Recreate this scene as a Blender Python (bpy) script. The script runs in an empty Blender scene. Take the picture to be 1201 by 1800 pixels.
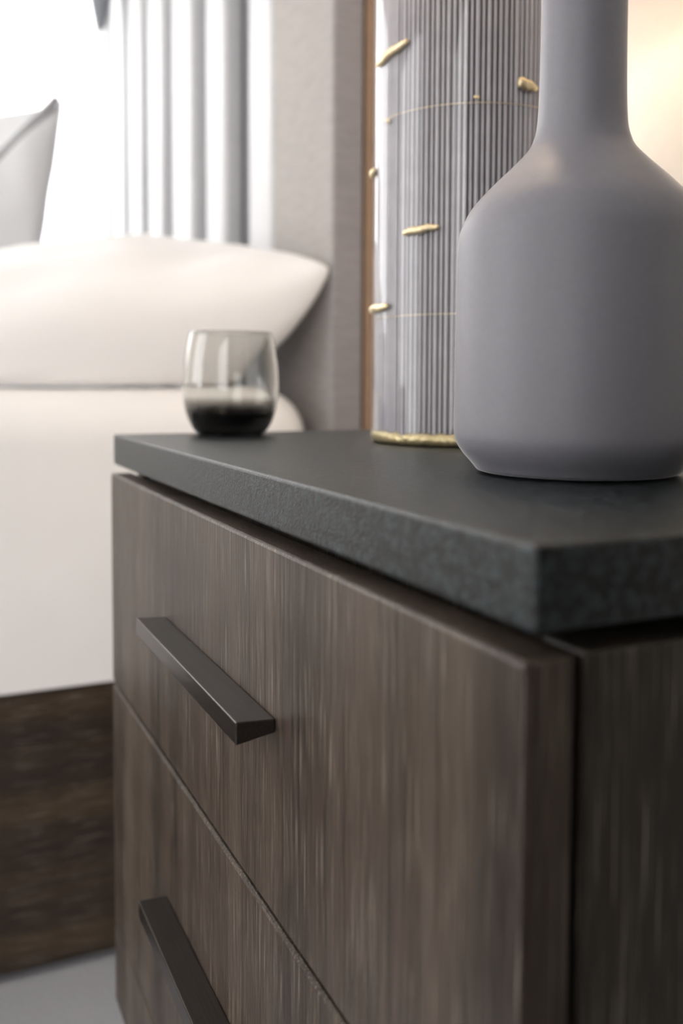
import bpy, bmesh, math, random
from mathutils import Vector, Matrix, noise
random.seed(7)
sc = bpy.context.scene
C = sc.collection
TZ = 0.74                      # height of the nightstand top above the floor

# ------------------------------------------------------------------ camera
yaw, pit, roll, f_px, py = 0.432992, 0.0546718, 0.00444776, 1637.939, 762.41
d = Vector((-math.cos(yaw)*math.cos(pit), math.sin(yaw)*math.cos(pit), -math.sin(pit)))
r = d.cross(Vector((0, 0, 1))).normalized(); u = r.cross(d)
r2 = r*math.cos(roll)+u*math.sin(roll); u2 = -r*math.sin(roll)+u*math.cos(roll)
cam = bpy.data.cameras.new('camera'); co = bpy.data.objects.new('camera', cam); C.objects.link(co)
co.matrix_world = Matrix(((r2.x, u2.x, -d.x, 0.218966), (r2.y, u2.y, -d.y, -0.163359), (r2.z, u2.z, -d.z, TZ+0.046847), (0, 0, 0, 1)))
cam.sensor_fit = 'VERTICAL'; cam.sensor_height = 36; cam.sensor_width = 24
cam.lens = f_px/1800*36; cam.shift_y = (py-900)/1800; cam.clip_start = 0.01
cam.dof.use_dof = True; cam.dof.focus_distance = 0.50; cam.dof.aperture_fstop = 5.0
cam.dof.aperture_blades = 0
sc.camera = co

# ------------------------------------------------------------------ world, windows' daylight, exposure
w = bpy.data.worlds.new('world'); sc.world = w; w.use_nodes = True
bg = w.node_tree.nodes['Background']; bg.inputs[0].default_value = (1.0, 0.985, 0.965, 1); bg.inputs[1].default_value = 1.0
sc.view_settings.view_transform = 'Standard'; sc.view_settings.look = 'None'; sc.view_settings.gamma = 1
sc.view_settings.use_curve_mapping = False
sc.view_settings.exposure = 2.42
sc.cycles.use_denoising = True
sc.cycles.max_bounces = 10; sc.cycles.diffuse_bounces = 6; sc.cycles.glossy_bounces = 5
sc.cycles.transmission_bounces = 8; sc.cycles.transparent_max_bounces = 16
sc.cycles.caustics_refractive = False; sc.cycles.caustics_reflective = False
sc.cycles.sample_clamp_indirect = 6

def portal(name, loc, rot, sx, sy):
    l = bpy.data.lights.new(name, 'AREA'); l.shape = 'RECTANGLE'; l.size = sx; l.size_y = sy
    l.cycles.is_portal = True
    o = bpy.data.objects.new(name, l); C.objects.link(o); o.location = loc; o.rotation_euler = rot
XL, XR, YB, YF, ZC = -2.97, 2.3, 0.465, -3.4, 2.7       # room
WL = (-1.5, 0.455, 0.75, 2.2)     # window in the left wall: y0 y1 z0 z1
WF = (-2.6, -0.5, 0.5, 2.4)       # window in the front wall: x0 x1 z0 z1
portal('window_daylight', (XL-0.02, (WL[0]+WL[1])/2, (WL[2]+WL[3])/2), (0, math.radians(-90), 0), WL[3]-WL[2], WL[1]-WL[0])
WR = (-3.2, -0.9, 0.3, 2.5)       # added window in the right wall, out of view, lights the bed side
portal('window_daylight', (XR+0.02, (WR[0]+WR[1])/2, (WR[2]+WR[3])/2), (0, math.radians(90), 0), WR[3]-WR[2], WR[1]-WR[0])
portal('window_daylight', ((WF[0]+WF[1])/2, YF-0.02, (WF[2]+WF[3])/2), (math.radians(90), 0, 0), WF[1]-WF[0], WF[3]-WF[2])

# ------------------------------------------------------------------ node materials
class NT:
    def __init__(s, name):
        s.m = bpy.data.materials.new(name); s.m.use_nodes = True
        s.t = s.m.node_tree; s.b = s.t.nodes['Principled BSDF']
    def n(s, typ, **k):
        x = s.t.nodes.new(typ)
        for a, v in k.items():
            if a in x.inputs: x.inputs[a].default_value = v
            else: setattr(x, a, v)
        return x
    def l(s, a, ao, b, bi): s.t.links.new(a.outputs[ao], b.inputs[bi])
    def coords(s, scale=(1, 1, 1), kind='Object'):
        tc = s.n('ShaderNodeTexCoord'); mp = s.n('ShaderNodeMapping'); mp.inputs['Scale'].default_value = scale
        s.l(tc, kind, mp, 'Vector'); return mp
    def noise(s, mp, sc_, det=4, rough=.55):
        x = s.n('ShaderNodeTexNoise'); x.inputs['Scale'].default_value = sc_; x.inputs['Detail'].default_value = det
        x.inputs['Roughness'].default_value = rough
        s.l(mp, 'Vector', x, 'Vector'); return x
    def ramp(s, src, stops, out='Fac'):
        x = s.n('ShaderNodeValToRGB'); e = x.color_ramp.elements
        while len(e) < len(stops): e.new(.5)
        for k, (p, c) in enumerate(stops): e[k].position = p; e[k].color = (*c, 1)
        s.l(src, out, x, 'Fac'); return x
    def mix(s, a, ao, b, bo, fac=.5, mode='MULTIPLY'):
        x = s.n('ShaderNodeMix', data_type='RGBA', blend_type=mode)
        if isinstance(fac, tuple): s.t.links.new(fac[0].outputs[fac[1]], x.inputs[0])
        else: x.inputs[0].default_value = fac
        s.t.links.new(a.outputs[ao], x.inputs[6]); s.t.links.new(b.outputs[bo], x.inputs[7]); return x
    def bump(s, src, out, strength, dist=.001):
        x = s.n('ShaderNodeBump'); x.inputs['Strength'].default_value = strength; x.inputs['Distance'].default_value = dist
        s.l(src, out, x, 'Height'); s.l(x, 'Normal', s.b, 'Normal'); return x
    def set(s, **k):
        for a, v in k.items():
            a = a.replace('_', ' ')
            s.b.inputs[a].default_value = (*v, 1) if isinstance(v, tuple) and len(v) == 3 else v
        return s.m

def flat(name, col, rough=.5, var=.08, scale=40, bump=.1, bd=.0005, **k):
    t = NT(name); mp = t.coords()
    nz = t.noise(mp, scale, 4)
    rp = t.ramp(nz, [(.3, tuple(c*(1-var) for c in col)), (.7, tuple(min(1, c*(1+var)) for c in col))])
    t.l(rp, 'Color', t.b, 'Base Color')
    if bump: t.bump(nz, 'Fac', bump, bd)
    k.setdefault('Roughness', rough)
    return t.set(**k)

def wood(name, dark, mid, light, axis='z', streak=.85, scale=1.0, rough=.42):
    t = NT(name)
    a = {'z': (1, 1, .035), 'x': (.035, 1, 1), 'y': (1, .035, 1)}[axis]
    mp = t.coords(tuple(v*scale for v in a))
    wide = t.noise(mp, 22, 3, .5)          # broad bands
    base = t.ramp(wide, [(.33, dark), (.5, mid), (.68, light)])
    a2 = {'z': (1, 1, .012), 'x': (.012, 1, 1), 'y': (1, .012, 1)}[axis]
    mp2 = t.coords(tuple(v*scale for v in a2))
    fine = t.noise(mp2, 620, 3, .7)
    fr = t.ramp(fine, [(.38, (.30, .30, .30)), (.5, (.95, .95, .95)), (.62, (1.0, 1.0, 1.0))])
    m1 = t.mix(base, 'Color', fr, 'Color', streak)
    a3 = {'z': (1, 1, .01), 'x': (.01, 1, 1), 'y': (1, .01, 1)}[axis]
    mp3 = t.coords(tuple(v*scale for v in a3))
    pore = t.noise(mp3, 1500, 2, .6)        # pale limed pores
    pr = t.ramp(pore, [(.60, (0, 0, 0)), (.70, (.34, .30, .25))])
    m2 = t.n('ShaderNodeMix', data_type='RGBA', blend_type='ADD'); m2.inputs[0].default_value = .9
    t.t.links.new(m1.outputs[2], m2.inputs[6]); t.t.links.new(pr.outputs['Color'], m2.inputs[7])
    t.t.links.new(m2.outputs[2], t.b.inputs['Base Color'])
    t.bump(fine, 'Fac', .6, .0008)
    return t.set(Roughness=rough)

M = {}
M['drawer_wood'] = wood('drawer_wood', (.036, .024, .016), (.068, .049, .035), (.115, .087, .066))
M['shaded_side_wood'] = wood('shaded_side_wood', (.014, .011, .007), (.024, .019, .013), (.040, .031, .022))  # darker than the drawer wood: the sides' shade is put into the colour
M['dark_wood'] = wood('dark_wood', (.02, .015, .011), (.03, .022, .016), (.045, .034, .026))
M['rail_wood'] = wood('rail_wood', (.022, .012, .005), (.044, .026, .012), (.068, .043, .021), 'y')
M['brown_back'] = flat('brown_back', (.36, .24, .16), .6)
def slate():
    t = NT('slate'); mp = t.coords()
    big = t.noise(mp, 9, 3); n1 = t.noise(mp, 220, 5, .75); n2 = t.noise(mp, 620, 3, .6)
    a = t.ramp(n1, [(.38, (.001, .002, .0025)), (.49, (.003, .006, .007)), (.58, (.028, .041, .046))])
    b = t.ramp(big, [(.3, (.75, .77, .78)), (.7, (1.15, 1.12, 1.08))])
    m = t.mix(a, 'Color', b, 'Color', 1.0)
    t.t.links.new(m.outputs[2], t.b.inputs['Base Color'])
    mx = t.n('ShaderNodeMath', operation='ADD'); t.l(n1, 'Fac', mx, 0); t.l(n2, 'Fac', mx, 1)
    t.bump(mx, 'Value', .5, .0007)
    rr = t.ramp(n1, [(.3, (.30, .30, .30)), (.7, (.42, .42, .42))]); t.l(rr, 'Color', t.b, 'Roughness')
    t.b.inputs['Specular IOR Level'].default_value = .48
    return t.m
M['slate'] = slate()
def bronze():
    t = NT('bronze'); mp = t.coords((.02, 1, 1)); n = t.noise(mp, 900, 2)
    rp = t.ramp(n, [(.3, (.062, .053, .048)), (.7, (.080, .069, .062))]); t.l(rp, 'Color', t.b, 'Base Color')
    t.bump(n, 'Fac', .03, .0001)
    return t.set(Metallic=.85, Roughness=.28)
M['bronze'] = bronze()
M['ceramic'] = flat('ceramic', (.215, .212, .242), .52, .03, 260, .05, .0002, Coat_Weight=.22, Coat_Roughness=.42, Sheen_Weight=.8, Sheen_Roughness=.22)
M['rod'] = flat('rod', (.46, .45, .48), .25, .08, 60, 0, Coat_Weight=.3, Coat_Roughness=.08)
M['olive'] = flat('olive', (.045, .045, .016), .5, .2, 30, 0)
def gold(name, col):
    t = NT(name); mp = t.coords(); n = t.noise(mp, 300, 4)
    rp = t.ramp(n, [(.3, tuple(c*.7 for c in col)), (.6, col)]); t.l(rp, 'Color', t.b, 'Base Color')
    t.bump(n, 'Fac', .6, .001); return t.set(Metallic=.7, Roughness=.32)
M['gold'] = gold('gold', (1, .84, .54)); M['gold_base'] = gold('gold_base', (.62, .52, .30))
def sleeve():
    t = NT('sleeve_glass'); fr = t.n('ShaderNodeFresnel'); fr.inputs[0].default_value = 1.6
    tr = t.n('ShaderNodeBsdfTransparent'); gl = t.n('ShaderNodeBsdfGlossy'); gl.inputs['Roughness'].default_value = .03
    tr.inputs[0].default_value = (.97, .97, .98, 1)
    mx = t.n('ShaderNodeMixShader'); ge = t.n('ShaderNodeNewGeometry'); mm = t.n('ShaderNodeMath', operation='SUBTRACT'); mm.use_clamp = True
    t.l(fr, 0, mm, 0); t.l(ge, 'Backfacing', mm, 1); t.l(mm, 0, mx, 0); t.l(tr, 0, mx, 1); t.l(gl, 0, mx, 2)
    t.l(mx, 0, t.t.nodes['Material Output'], 'Surface'); return t.m
M['sleeve'] = sleeve()
def smoke_glass():
    t = NT('smoke_glass')
    tc = t.n('ShaderNodeTexCoord'); sp = t.n('ShaderNodeSeparateXYZ'); t.l(tc, 'Object', sp, 0)
    mr = t.n('ShaderNodeMapRange'); mr.inputs['From Min'].default_value = .004; mr.inputs['From Max'].default_value = .034
    t.l(sp, 'Z', mr, 'Value')
    rp = t.ramp(mr, [(0, (.004, .004, .004)), (.45, (.015, .014, .014)), (.75, (.43, .42, .40)), (1, (.86, .86, .84))], 'Result')
    t.l(rp, 'Color', t.b, 'Base Color')
    return t.set(Transmission_Weight=1.0, Roughness=0.0, IOR=1.47)
M['smoke_glass'] = smoke_glass()
def cloth(name, col, s=900, bump=.15, wr=0):
    t = NT(name); mp = t.coords(); n = t.noise(mp, 5, 3); f = t.noise(mp, s, 2)
    rp = t.ramp(n, [(.3, tuple(c*.96 for c in col)), (.7, col)]); t.l(rp, 'Color', t.b, 'Base Color')
    t.bump(f, 'Fac', bump, .0006); return t.set(Roughness=.85, Sheen_Weight=.15)
M['white_cloth'] = cloth('white_cloth', (.89, .875, .865)); M['white_sheet'] = cloth('white_sheet', (.90, .885, .87))
M['grey_cloth'] = cloth('grey_cloth', (.50, .50, .51)); M['pale_cloth'] = cloth('pale_cloth', (.66, .67, .68))
M['piping'] = cloth('piping', (.30, .30, .31)); M['dark_cloth'] = cloth('dark_cloth', (.20, .21, .23))
def linen(name, col):
    t = NT(name); mp = t.coords((.06, .06, 1)); n = t.noise(mp, 420, 3, .6)
    rp = t.ramp(n, [(.3, tuple(c*.82 for c in col)), (.7, tuple(c*1.1 for c in col))]); t.l(rp, 'Color', t.b, 'Base Color')
    t.bump(n, 'Fac', .12, .0006); return t.set(Roughness=.75)
M['linen'] = linen('linen', (.37, .345, .325)); M['linen_dark'] = linen('linen_dark', (.30, .28, .285))
M['recess'] = linen('recess', (.24, .24, .25))
M['slat'] = flat('slat_white', (.55, .553, .565), .45, .03)
M['wall'] = flat('wall_paint', (.84, .80, .75), .8, .02, 60, .15)
M['blocker_grey'] = flat('blocker_grey_paint', (.09, .088, .088), .8, .02, 60, .15)  # dark, so the added blocking wall bounces little light
M['ceiling'] = flat('ceiling_paint', (.85, .85, .84), .85, .02)
M['carpet'] = flat('carpet', (.44, .45, .48), .95, .15, 260, .6, .004)
M['white_paint'] = flat('white_paint', (.85, .85, .84), .4, .02)
M['shade'] = None
def shade():
    t = NT('lamp_shade'); tr = t.n('ShaderNodeBsdfTranslucent'); tr.inputs[0].default_value = (.9, .8, .66, 1)
    df = t.n('ShaderNodeBsdfDiffuse'); df.inputs[0].default_value = (.85, .80, .72, 1)
    mx = t.n('ShaderNodeMixShader'); mx.inputs[0].default_value = .5; t.l(tr, 0, mx, 1); t.l(df, 0, mx, 2)
    t.l(mx, 0, t.t.nodes['Material Output'], 'Surface'); return t.m
M['shade'] = shade()
def bulb_m():
    t = NT('bulb_glow'); return t.set(Base_Color=(1, .8, .6), Emission_Color=(1, .82, .62), Emission_Strength=2.5)
M['bulb'] = bulb_m()

# ------------------------------------------------------------------ helpers
def obj(name, bm, m, parent=None, smooth=False, loc=None):
    me = bpy.data.meshes.new(name); bmesh.ops.recalc_face_normals(bm, faces=bm.faces[:]); bm.to_mesh(me); bm.free()
    if smooth:
        for p in me.polygons: p.use_smooth = True
    me.materials.append(m)
    o = bpy.data.objects.new(name, me); C.objects.link(o)
    if loc: o.location = loc
    if parent: o.parent = parent
    return o
def empty(name, loc, label, cat, group=None):
    o = bpy.data.objects.new(name, None); C.objects.link(o); o.location = loc; o.empty_display_size = .05
    o['label'] = label; o['category'] = cat
    if group: o['group'] = group
    return o
def tag(o, label, cat): o['label'] = label; o['category'] = cat; return o
def box(bm, x0, x1, y0, y1, z0, z1, bev=0, seg=2):
    vs = [bm.verts.new((x, y, z)) for x in (x0, x1) for y in (y0, y1) for z in (z0, z1)]
    fs = [(0, 1, 3, 2), (4, 6, 7, 5), (0, 4, 5, 1), (2, 3, 7, 6), (0, 2, 6, 4), (1, 5, 7, 3)]
    ff = [bm.faces.new([vs[i] for i in q]) for q in fs]
    if bev:
        es = list({e for q in ff for e in q.edges})
        bmesh.ops.bevel(bm, geom=es, offset=bev, segments=seg, profile=.5, affect='EDGES')
    return bm
def bx(*a, **k): return box(bmesh.new(), *a, **k)
def lathe(prof, n=96, cap0=False, cap1=False):
    bm = bmesh.new(); rings = []
    for (rr, z) in prof:
        if rr < 1e-6: rings.append([bm.verts.new((0, 0, z))])
        else: rings.append([bm.verts.new((rr*math.cos(2*math.pi*i/n), rr*math.sin(2*math.pi*i/n), z)) for i in range(n)])
    for a, b in zip(rings, rings[1:]):
        for i in range(n):
            j = (i+1) % n
            if len(a) == 1 and len(b) > 1: bm.faces.new((a[0], b[i], b[j]))
            elif len(b) == 1 and len(a) > 1: bm.faces.new((a[i], a[j], b[0]))
            elif len(a) > 1: bm.faces.new((a[i], a[j], b[j], b[i]))
    return bm
def spline(pts, n=8):
    """Catmull-Rom through (r, z) points."""
    out = []
    P = [pts[0]]+list(pts)+[pts[-1]]
    for i in range(1, len(P)-2):
        p0, p1, p2, p3 = P[i-1], P[i], P[i+1], P[i+2]
        for k in range(n):
            t = k/n
            out.append(tuple(.5*((2*p1[a])+(-p0[a]+p2[a])*t+(2*p0[a]-5*p1[a]+4*p2[a]-p3[a])*t*t+(-p0[a]+3*p1[a]-3*p2[a]+p3[a])*t**3) for a in (0, 1)))
    out.append(pts[-1]); return out
def struct(o): o['kind'] = 'structure'; return o

# ------------------------------------------------------------------ room
struct(obj('floor', bx(XL-.1, XR+.1, YF-.1, YB+.1, -.1, 0), M['carpet']))
struct(obj('ceiling', bx(XL-.1, XR+.1, YF-.1, YB+.1, ZC, ZC+.1), M['ceiling']))
struct(obj('wall_back', bx(XL-.1, XR+.1, YB, YB+.1, 0, ZC), M['wall']))
struct(obj('light_blocker_wall', bx(.40, .52, -.38, YB, 0, ZC), M['blocker_grey']))  # added unseen wall, keeps light off the nightstand's right end
def wall_hole(name, axis, c0, c1, a0, a1, h):
    bm = bmesh.new(); h0, h1, z0, z1 = h
    for (p, q, s, t) in ((a0, h0, 0, ZC), (h1, a1, 0, ZC), (h0, h1, 0, z0), (h0, h1, z1, ZC)):
        if axis == 'y': box(bm, c0, c1, p, q, s, t)
        else: box(bm, p, q, c0, c1, s, t)
    return struct(obj(name, bm, M['wall']))
wall_hole('wall_left', 'y', XL-.1, XL, YF, YB, WL)
wall_hole('wall_front', 'x', YF-.1, YF, XL, XR, WF)
def window(name, axis, c, h, sg=1):
    a0, a1, z0, z1 = h; t = .04
    root = None
    bm = bmesh.new()
    def b(p, q, s, e, d0=-.07, d1=-.02):
        if axis == 'y': box(bm, *sorted((c+sg*d0, c+sg*d1)), p, q, s, e)
        else: box(bm, p, q, c+d0, c+d1, s, e)
    b(a0, a0+t, z0, z1); b(a1-t, a1, z0, z1); b(a0+t, a1-t, z0, z0+t); b(a0+t, a1-t, z1-t, z1)
    m = (a0+a1)/2 - (.25 if axis == 'y' else 0)
    b(m-.02, m+.02, z0+t, z1-t)
    w_ = struct(obj(name, bm, M['white_paint']))
    bm = bmesh.new(); b(a0+t, m-.02, z0+t, z1-t, -.048, -.044); b(m+.02, a1-t, z0+t, z1-t, -.048, -.044)
    obj('window_pane', bm, M['sleeve'], w_)
wall_hole('wall_right', 'y', XR, XR+.1, YF, YB, WR)
window('window_1', 'y', XL, WL); window('window_2', 'x', YF, WF); window('added_window', 'y', XR, WR, -1)  # the last one is added out of view to brighten the bed side
struct(obj('baseboard_back', bx(-.9, XR, YB-.014, YB, 0, .09, bev=.003), M['white_paint']))

# ------------------------------------------------------------------ nightstand
W, D = .62, .42
ns = empty('nightstand', (-W/2, D/2, 0), 'dark oak nightstand with black slate-look top and two bronze-handled drawers', 'nightstand')
def rel(bm): bmesh.ops.translate(bm, vec=(W/2, -D/2, 0), verts=bm.verts[:]); return bm
def part(name, bm, m, p=None, **k): return obj(name, rel(bm), m, p or ns, **k)
t_ = .0266
top = bx(-W, 0, 0, D, TZ-t_, TZ)
vert = [e for e in top.edges if abs(e.verts[0].co.z-e.verts[1].co.z) > .01]
bmesh.ops.bevel(top, geom=vert, offset=.0028, segments=3, profile=.5, affect='EDGES')
hor = [e for e in top.edges if abs(e.verts[0].co.z-e.verts[1].co.z) < 1e-5 and len(e.link_faces) == 2 and abs(e.link_faces[0].normal.z-e.link_faces[1].normal.z) > .5]
bmesh.ops.bevel(top, geom=hor, offset=.0018, segments=3, profile=.5, affect='EDGES')
o = part('slate_top', top, M['slate']); o['label'] = 'thick charcoal slate slab top'
zf = TZ-.0338
# carcass
part('side_panel', bx(-.022, -.0005, .0195, D-.004, TZ-.515, zf, bev=.0012), M['shaded_side_wood'])
part('side_panel', bx(-W+.008, -W+.03, .0195, D-.004, TZ-.515, zf, bev=.0012), M['shaded_side_wood'])
part('back_panel', bx(-W+.031, -.0225, D-.018, D-.006, TZ-.515, zf), M['dark_wood'])
part('top_rail', bx(-W+.035, -.025, .024, D-.025, zf-.02, TZ-t_), M['dark_wood'])
part('bottom_panel', bx(-W+.031, -.0225, .022, D-.019, TZ-.515, TZ-.497), M['dark_wood'])
part('base_rail', bx(-W+.0085, .0005, -.004, .0185, TZ-.515, TZ-.4435, bev=.001), M['drawer_wood'])
part('divider_rail', bx(-W+.031, -.0225, .0175, .04, TZ-.228, TZ-.210), M['dark_wood'])
for (x, y) in ((-W+.012, .024), (-.045, .024), (-W+.012, D-.05), (-.045, D-.05)):
    bm = bx(x, x+.034, y, y+.034, 0, TZ-.515, bev=.002)
    part('leg', bm, M['dark_wood'])
# drawers
def drawer(z0, z1, hz):
    fr = bx(-W+.0085, .0007, -.004, .0145, z0, z1, bev=.0018)
    dr = part('drawer', fr, M['drawer_wood'])
    # wedge-section bar pull: 20 mm deep, 11 mm tall at the front, 7 mm at the face
    bm = bmesh.new(); x0, x1 = -.4204, -.201; yf, yb = -.0245, -.0042
    sec = [(yb, hz), (yf, hz+.0012), (yf, hz-.0102), (yb, hz-.0066)]
    a = [bm.verts.new((x0, y, z)) for y, z in sec]; b = [bm.verts.new((x1, y, z)) for y, z in sec]
    bm.faces.new(a[::-1]); bm.faces.new(b)
    for i in range(4): j = (i+1) % 4; bm.faces.new((a[i], a[j], b[j], b[i]))
    bmesh.ops.bevel(bm, geom=bm.edges[:], offset=.0007, segments=3, profile=.5, affect='EDGES')
    h = obj('handle', rel(bm), M['bronze'], dr)
    return dr
drawer(TZ-.2185, zf, TZ-.1178)
drawer(TZ-.4415, TZ-.2225, TZ-.3198)

# ------------------------------------------------------------------ bottle vase
prof = [(0, .0), (.0385, .0), (.0385, .0012), (.0500, .0010), (.0520, .0017), (.0545, .0048), (.0595, .0105), (.0628, .0160), (.0640, .0225), (.0640, .04),
        (.0636, .075), (.0632, .105), (.0628, .118), (.0614, .1265), (.0560, .1370), (.0460, .1480), (.0350, .1585), (.0275, .1665),
        (.0245, .1725), (.0228, .1800), (.0220, .195), (.0216, .22), (.0215, .25), (.0216, .30), (.0222, .325), (.0232, .335), (.0225, .339)]
outer = prof[:4]+spline(prof[3:], 5)[1:]
inner = [(.0195, .337), (.0180, .32), (.0180, .19), (.024, .17), (.052, .135), (.058, .12), (.059, .03), (.05, .012), (0, .010)]
bt = obj('bottle_vase', lathe(outer+inner, 112), M['ceramic'], smooth=True, loc=(-.1725, .1535, TZ+.0002))
tag(bt, 'matte lilac-grey ceramic bottle vase with tall narrow neck, nearest object on the slab', 'vase')

# ------------------------------------------------------------------ ribbed lamp
LC = (-.416, .241); LR = .0762
lamp = empty('table_lamp', (LC[0], LC[1], TZ), 'ribbed grey glass-rod cylinder lamp with gold flecks, behind the grey vase', 'lamp')
def LP(bm, name, m, smooth=True, p=None): return obj(name, bm, m, p or lamp, smooth=smooth)
core = LP(lathe([(0, .004), (LR-.0062, .004), (LR-.0062, .395), (0, .395)], 96), 'inner_core', M['olive'], False)
bm = bmesh.new(); N = 112
for k in range(N):
    a = 2*math.pi*k/N; rr = .00148*(1+.18*math.sin(k*2.7)); R0 = LR-.0036
    ax = Vector((math.cos(a)*R0, math.sin(a)*R0, 0))
    ring0 = []; ring1 = []
    for i in range(8):
        q = 2*math.pi*i/8+a
        v = ax+Vector((math.cos(q)*rr, math.sin(q)*rr, 0))
        ring0.append(bm.verts.new((v.x, v.y, .006))); ring1.append(bm.verts.new((v.x, v.y, .392)))
    for i in range(8):
        j = (i+1) % 8; bm.faces.new((ring0[i], ring0[j], ring1[j], ring1[i]))
rods = LP(bm, 'glass_rods', M['rod']); rods['kind'] = 'stuff'; rods['label'] = 'dense ring of thin vertical grey rods'
sl = LP(lathe([(LR-.0006, .004), (LR-.0006, .396)], 128), 'clear_sleeve', M['sleeve'])
def torus_bm(R0, z, rad, wob=0, n=120, mseg=8, noisy=0):
    bm = bmesh.new(); rings = []
    for i in range(n):
        a = 2*math.pi*i/n; k = 1+noisy*noise.noise(Vector((math.cos(a)*9, math.sin(a)*9, z*50)))
        zz = z+wob*noise.noise(Vector((math.cos(a)*14, math.sin(a)*14, 3)))
        ring = []
        for j in range(mseg):
            b = 2*math.pi*j/mseg; r_ = rad*k
            ring.append(bm.verts.new(((R0+math.cos(b)*r_)*math.cos(a), (R0+math.cos(b)*r_)*math.sin(a), zz+math.sin(b)*r_)))
        rings.append(ring)
    for i in range(n):
        p_, q_ = rings[i], rings[(i+1) % n]
        for j in range(mseg): bm.faces.new((p_[j], q_[j], q_[(j+1) % mseg], p_[(j+1) % mseg]))
    return bm
for z in (.2452, .0968):
    LP(torus_bm(LR-.0010, z, .00026, 0), 'wire_ring', M['gold'])
# crusty gold foot ring
bm = torus_bm(LR-.0042, .0050, .0048, 0, 220, 10)
for v in bm.verts:
    n_ = noise.noise(v.co*260)*.0016+noise.noise(v.co*700)*.0008
    d_ = Vector((v.co.x, v.co.y, 0)).normalized(); v.co += d_*n_*.6; v.co.z = max(0, v.co.z+n_)
LP(bm, 'gold_foot', M['gold_base'])['label'] = 'rough gold foot ring'
def fleck(a0, z0, a1, z1, rad, taper=1.0):
    bm = bmesh.new(); n = 22; rings = []
    for i in range(n+1):
        t = i/n; a = math.radians(a0+(a1-a0)*t); z = z0+(z1-z0)*t+.0003*math.sin(t*14+a0)
        r_ = rad*(1+(taper-1)*t)*(.86+.22*math.sin(t*31+a0)**2)*(math.sin(math.pi*min(max(t*.96+.02, 0), 1))**.22)
        c = Vector((math.cos(a), math.sin(a), 0))*(LR+.0008)
        cd = Vector((math.cos(a), math.sin(a), 0)); ring = []
        for j in range(8):
            b = 2*math.pi*j/8; ring.append(bm.verts.new(c+cd*math.cos(b)*r_*.8+Vector((0, 0, z+math.sin(b)*r_))))
        rings.append(ring)
    for p_, q_ in zip(rings, rings[1:]):
        for j in range(8): bm.faces.new((p_[j], q_[j], q_[(j+1) % 8], p_[(j+1) % 8]))
    bm.faces.new(rings[0][::-1]); bm.faces.new(rings[-1])
    LP(bm, 'gold_fleck', M['gold'])
fleck(-100, .2885, -69, .2945, .0031)
fleck(-71, .1572, -49, .1592, .0034, .8)
fleck(-119, .1045, -84, .1045, .0034)
fleck(-119, .2110, -106, .2115, .0032)
fleck(-7, .2600, 5, .2575, .0052, .55)
fleck(-86, .2418, -83.5, .2422, .0014); fleck(-31, .2485, -28, .2480, .0014)
# shade, socket and bulb stand above the frame
LP(lathe([(0, .396), (LR-.002, .396), (LR-.002, .401), (.016, .403), (.010, .408), (.010, .455), (0, .455)], 48), 'socket', M['gold'])
bm = lathe([(.150, .43), (.132, .66), (.130, .66), (.148, .43)], 64)
LP(bm, 'lamp_shade', M['shade'])
LP(lathe(spline([(.0, .455), (.012, .458), (.016, .48), (.028, .51), (.022, .535), (0.0001, .545)], 4), 24), 'bulb', M['bulb'])
lt = bpy.data.lights.new('lamp_light', 'POINT'); lt.color = (1, .80, .58); lt.energy = .8; lt.shadow_soft_size = .035
lo = bpy.data.objects.new('lamp_light', lt); C.objects.link(lo); lo.location = (LC[0], LC[1], TZ+.56)

# ------------------------------------------------------------------ tumbler
gp = spline([(.0285, .0), (.0335, .0050), (.0385, .0150), (.0415, .0270), (.0430, .0420), (.0425, .0580), (.0400, .0760), (.0370, .0900)], 6)
gi = spline([(.0359, .0902), (.0388, .0758), (.0411, .0580), (.0416, .0420), (.0400, .0280), (.0365, .0175), (.030, .0115), (.015, .0088), (0.0, .0082)], 6)
gl = obj('tumbler', lathe([(0, .0008), (.024, .0006), (.0265, .0)]+gp+[(.0365, .0908)]+gi, 96), M['smoke_glass'], smooth=True, loc=(-.583, .0975, TZ+.0003))
tag(gl, 'small stemless tumbler, clear rim fading to smoky black base, at the slab\'s far end', 'glass')

# ------------------------------------------------------------------ bed
BX = -1.03       # near side of the bed
HY = .40         # headboard face
bed = empty('bed', (-2.0, -.6, 0), 'bed with dark wooden side rail and linen-framed headboard with white uprights', 'bed')
def bp(name, bm, m, label=None, **k):
    bmesh.ops.translate(bm, vec=(2.0, .6, 0), verts=bm.verts[:])
    o = obj(name, bm, m, bed, **k)
    if label: o['label'] = label
    return o
HT = 2.15; XF = -2.92
bp('headboard_stile', bx(-1.281, -1.034, HY, HY+.05, .05, HT, bev=.006), M['linen'], 'grey-beige linen headboard end stile')
bp('headboard_end', bx(-1.0338, -1.026, HY-.002, HY+.045, .05, HT, bev=.003), M['linen_dark'], 'darker headboard end edge')
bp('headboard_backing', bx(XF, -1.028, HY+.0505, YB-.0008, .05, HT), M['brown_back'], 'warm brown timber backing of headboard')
bp('headboard_panel', bx(XF, -1.2812, HY+.040, HY+.050, .05, HT), M['recess'], 'grey recessed panel behind white uprights')
x = -1.2815
for wdt, gap in ((.124, .140), (.128, .108), (.160, .098), (.14, .09), (.14, .085), (.15, .08), (.15, .08)):
    bp('headboard_slat', bx(x-wdt, x, HY-.002, HY+.040, .05, HT, bev=.012, seg=3), M['slat'])
    x -= wdt+gap
RZ0, RZ1 = .012, TZ-.355
bp('side_rail', bx(BX-.03, BX, -1.75, HY-.002, RZ0, RZ1, bev=.003), M['rail_wood'])
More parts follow.
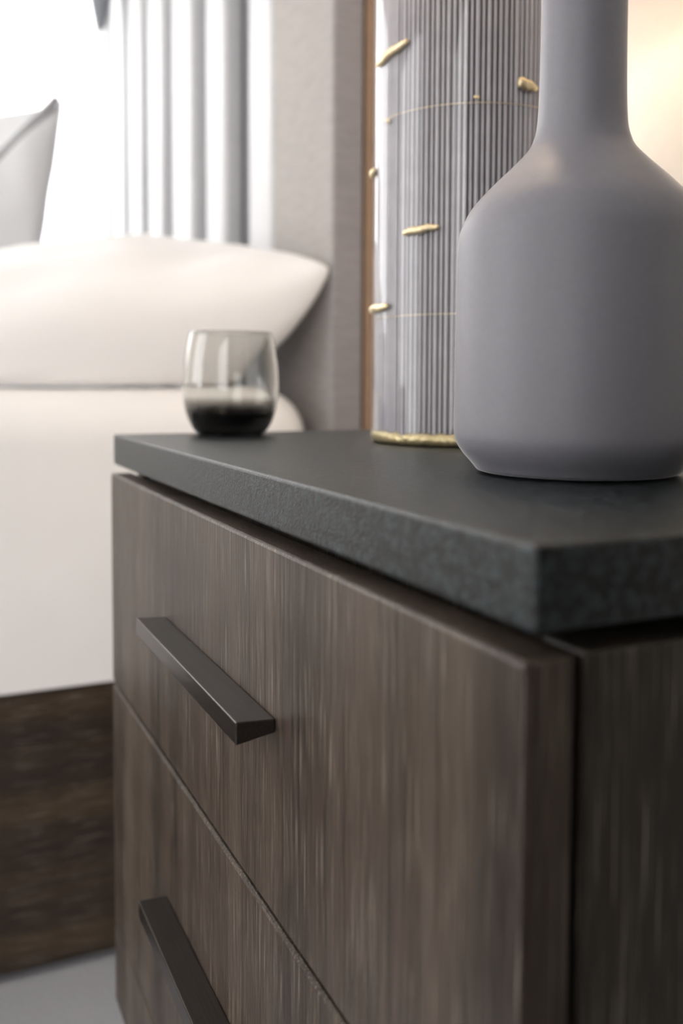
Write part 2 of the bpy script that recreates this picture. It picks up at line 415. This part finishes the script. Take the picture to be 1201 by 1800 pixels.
bp('side_rail', bx(-2.92, -2.89, -1.75, HY-.002, RZ0, RZ1, bev=.003), M['rail_wood'])
bp('foot_rail', bx(-2.89, BX-.03, -1.75, -1.72, RZ0, RZ1, bev=.003), M['rail_wood'])
bp('slat_base', bx(-2.889, BX-.031, -1.719, HY-.01, RZ1-.10, RZ1-.06), M['dark_wood'])

def soft_box(x0, x1, y0, y1, z0, z1, rad, cuts, amp, fr):
    bm = bmesh.new(); nx, ny, nz = cuts
    # superellipsoid-like rounded box from a gridded cube
    bmesh.ops.create_cube(bm, size=2)
    bmesh.ops.subdivide_edges(bm, edges=bm.edges[:], cuts=nx, use_grid_fill=True)
    c = Vector(((x0+x1)/2, (y0+y1)/2, (z0+z1)/2)); h = Vector(((x1-x0)/2, (y1-y0)/2, (z1-z0)/2))
    for v in bm.verts:
        p = Vector((v.co.x*h.x, v.co.y*h.y, v.co.z*h.z))
        q = Vector([max(-h[i]+rad, min(h[i]-rad, p[i])) for i in range(3)])
        if p.z < 0: q.z = p.z
        dlt = p-q
        if dlt.length > 1e-9: p = q+dlt.normalized()*rad
        n_ = noise.noise(p*fr)*amp+noise.noise(p*fr*2.7)*amp*.35
        n_ *= max(0, min(1, (p.z+h.z*.9)/(h.z*.8)))
        if n_: p += (dlt.normalized() if dlt.length > 1e-9 else Vector((0, 0, 1)))*n_
        v.co = p+c
    return bm
mt = obj('mattress', soft_box(-2.885, BX+.004, -1.70, .378, RZ1+.001, TZ+.0385, .075, (70, 70, 70), .003, 3.2), M['white_sheet'], smooth=True)
tag(mt, 'thick white mattress under a white cover on the dark bed rail', 'mattress')

def pillow(name, A, B, Cc, Dd, T, m, Tb=None, zmin=-9, sag=0, n=44, pw=.42, wr=.009, seed=0, pinch=.05, up=Vector((0, 0, 1))):
    """A,B,Cc,Dd corners in order; bulging both sides of the bilinear patch."""
    bm = bmesh.new(); A, B, Cc, Dd = map(Vector, (A, B, Cc, Dd))
    nrm = (B-A).cross(Dd-A).normalized()
    if nrm.dot(up) < 0: nrm = -nrm
    cen = (A+B+Cc+Dd)/4; g = {}
    for side in (1, -1):
        for i in range(n+1):
            for j in range(n+1):
                if side == -1 and (i in (0, n) or j in (0, n)): g[(side, i, j)] = g[(1, i, j)]; continue
                s, t = (1-math.cos(math.pi*i/n))/2, (1-math.cos(math.pi*j/n))/2
                p = A*(1-s)*(1-t)+B*s*(1-t)+Cc*s*t+Dd*(1-s)*t
                p.z -= sag*(1-math.exp(-s/.10))*(1-t)**2*min(1, (1-s)*4)
                a, b = 4*s*(1-s), 4*t*(1-t)
                k = pinch*((1-(2*s-1)**2)**1*abs(2*t-1)**6+(1-(2*t-1)**2)*abs(2*s-1)**6)
                p = p+(cen-p)*k
                h = (T if side == 1 or Tb is None else Tb)/2*(a*b)**pw
                q = p+Vector((seed, seed*.7, side*2))
                h += wr*(noise.noise(q*6)+.6*noise.noise(Vector((q.x*16, q.y*7, q.z*12))))*min(1, (a*b)*5)*2
                pp_ = p+nrm*side*h; dx_ = max(0, pp_.x+1.101); pp_.z = max(pp_.z, zmin-(.075-math.sqrt(max(0, .075**2-dx_**2))) if zmin > 0 else -9)
                g[(side, i, j)] = bm.verts.new(pp_)
    for side in (1, -1):
        for i in range(n):
            for j in range(n):
                q = [g[(side, i, j)], g[(side, i+1, j)], g[(side, i+1, j+1)], g[(side, i, j+1)]]
                bm.faces.new(q)
    return obj(name, bm, m, smooth=True)
z = TZ
pl = pillow('pillow', (-1.03, .392, z+.212), (-1.10, -.26, z+.085), (-1.80, -.26, z+.10), (-1.80, .34, z+.25), .275, M['white_cloth'], pw=.34, Tb=.30, zmin=z+.0432, sag=.07)
tag(pl, 'large plump white pillow lying on the mattress, corner raised against the headboard', 'pillow')
gc = pillow('cushion', (-1.95, .155, z+.665), (-1.90, .052, z+.075), (-2.2, -.33, z+.05), (-2.2, -.16, z+.335), .12, M['grey_cloth'], up=Vector((1, -1, 0)), pinch=.02)
tag(gc, 'grey cushion with sloping top seam behind the white pillow', 'cushion')
pc = pillow('cushion', (-2.13, .165, z+.705), (-2.08, .09, z+.07), (-2.55, -.40, z+.06), (-2.55, -.40, z+.66), .10, M['pale_cloth'], up=Vector((1, -1, 0)), pinch=.02)
tag(pc, 'pale grey cushion behind the darker grey cushion', 'cushion')
# piping along the sloping seam of the grey cushion
def tube(pts, rad, n=8):
    bm = bmesh.new(); rings = []
    for i, p in enumerate(pts):
        t = (pts[min(i+1, len(pts)-1)]-pts[max(i-1, 0)]).normalized(); s = t.cross(Vector((0, 0, 1))).normalized(); q = s.cross(t)
        rings.append([bm.verts.new(p+s*math.cos(2*math.pi*k/n)*rad+q*math.sin(2*math.pi*k/n)*rad) for k in range(n)])
    for a, b in zip(rings, rings[1:]):
        for k in range(n): bm.faces.new((a[k], a[(k+1) % n], b[(k+1) % n], b[k]))
    bm.faces.new(rings[0][::-1]); bm.faces.new(rings[-1]); return bm
A_, D_ = Vector((-1.95, .155, z+.665)), Vector((-2.2, -.16, z+.335))
pp = obj('piping', tube([A_.lerp(D_, i/12)+Vector((.012, -.012, .004)) for i in range(13)], .011), M['piping'], gc, smooth=True)
pp['label'] = 'dark grey seam piping'


# tapered pendant by the far end of the headboard
pd = empty('pendant_lamp', (-2.52, .343, ZC), 'dark grey tapered pendant hanging at the far end of the headboard', 'lamp')
b0 = Vector((-2.52, .343, z+1.03))
bm = lathe(spline([(.0001, 0), (.012, .016), (.022, .05), (.034, .11), (.046, .17), (.050, .20), (.0001, .205)], 6), 32)
o = obj('shade', bm, M['dark_cloth'], pd, smooth=True, loc=(0, 0, b0.z-ZC)); o.rotation_euler = (0, math.radians(6), 0)
obj('cord', tube([Vector((.021, 0, b0.z-ZC+.20)), Vector((.02, 0, -.3)), Vector((0, 0, -.02))], .003), M['dark_cloth'], pd)
obj('ceiling_cup', lathe([(0, -.03), (.04, -.03), (.045, 0), (0, 0)], 32), M['bronze'], pd)
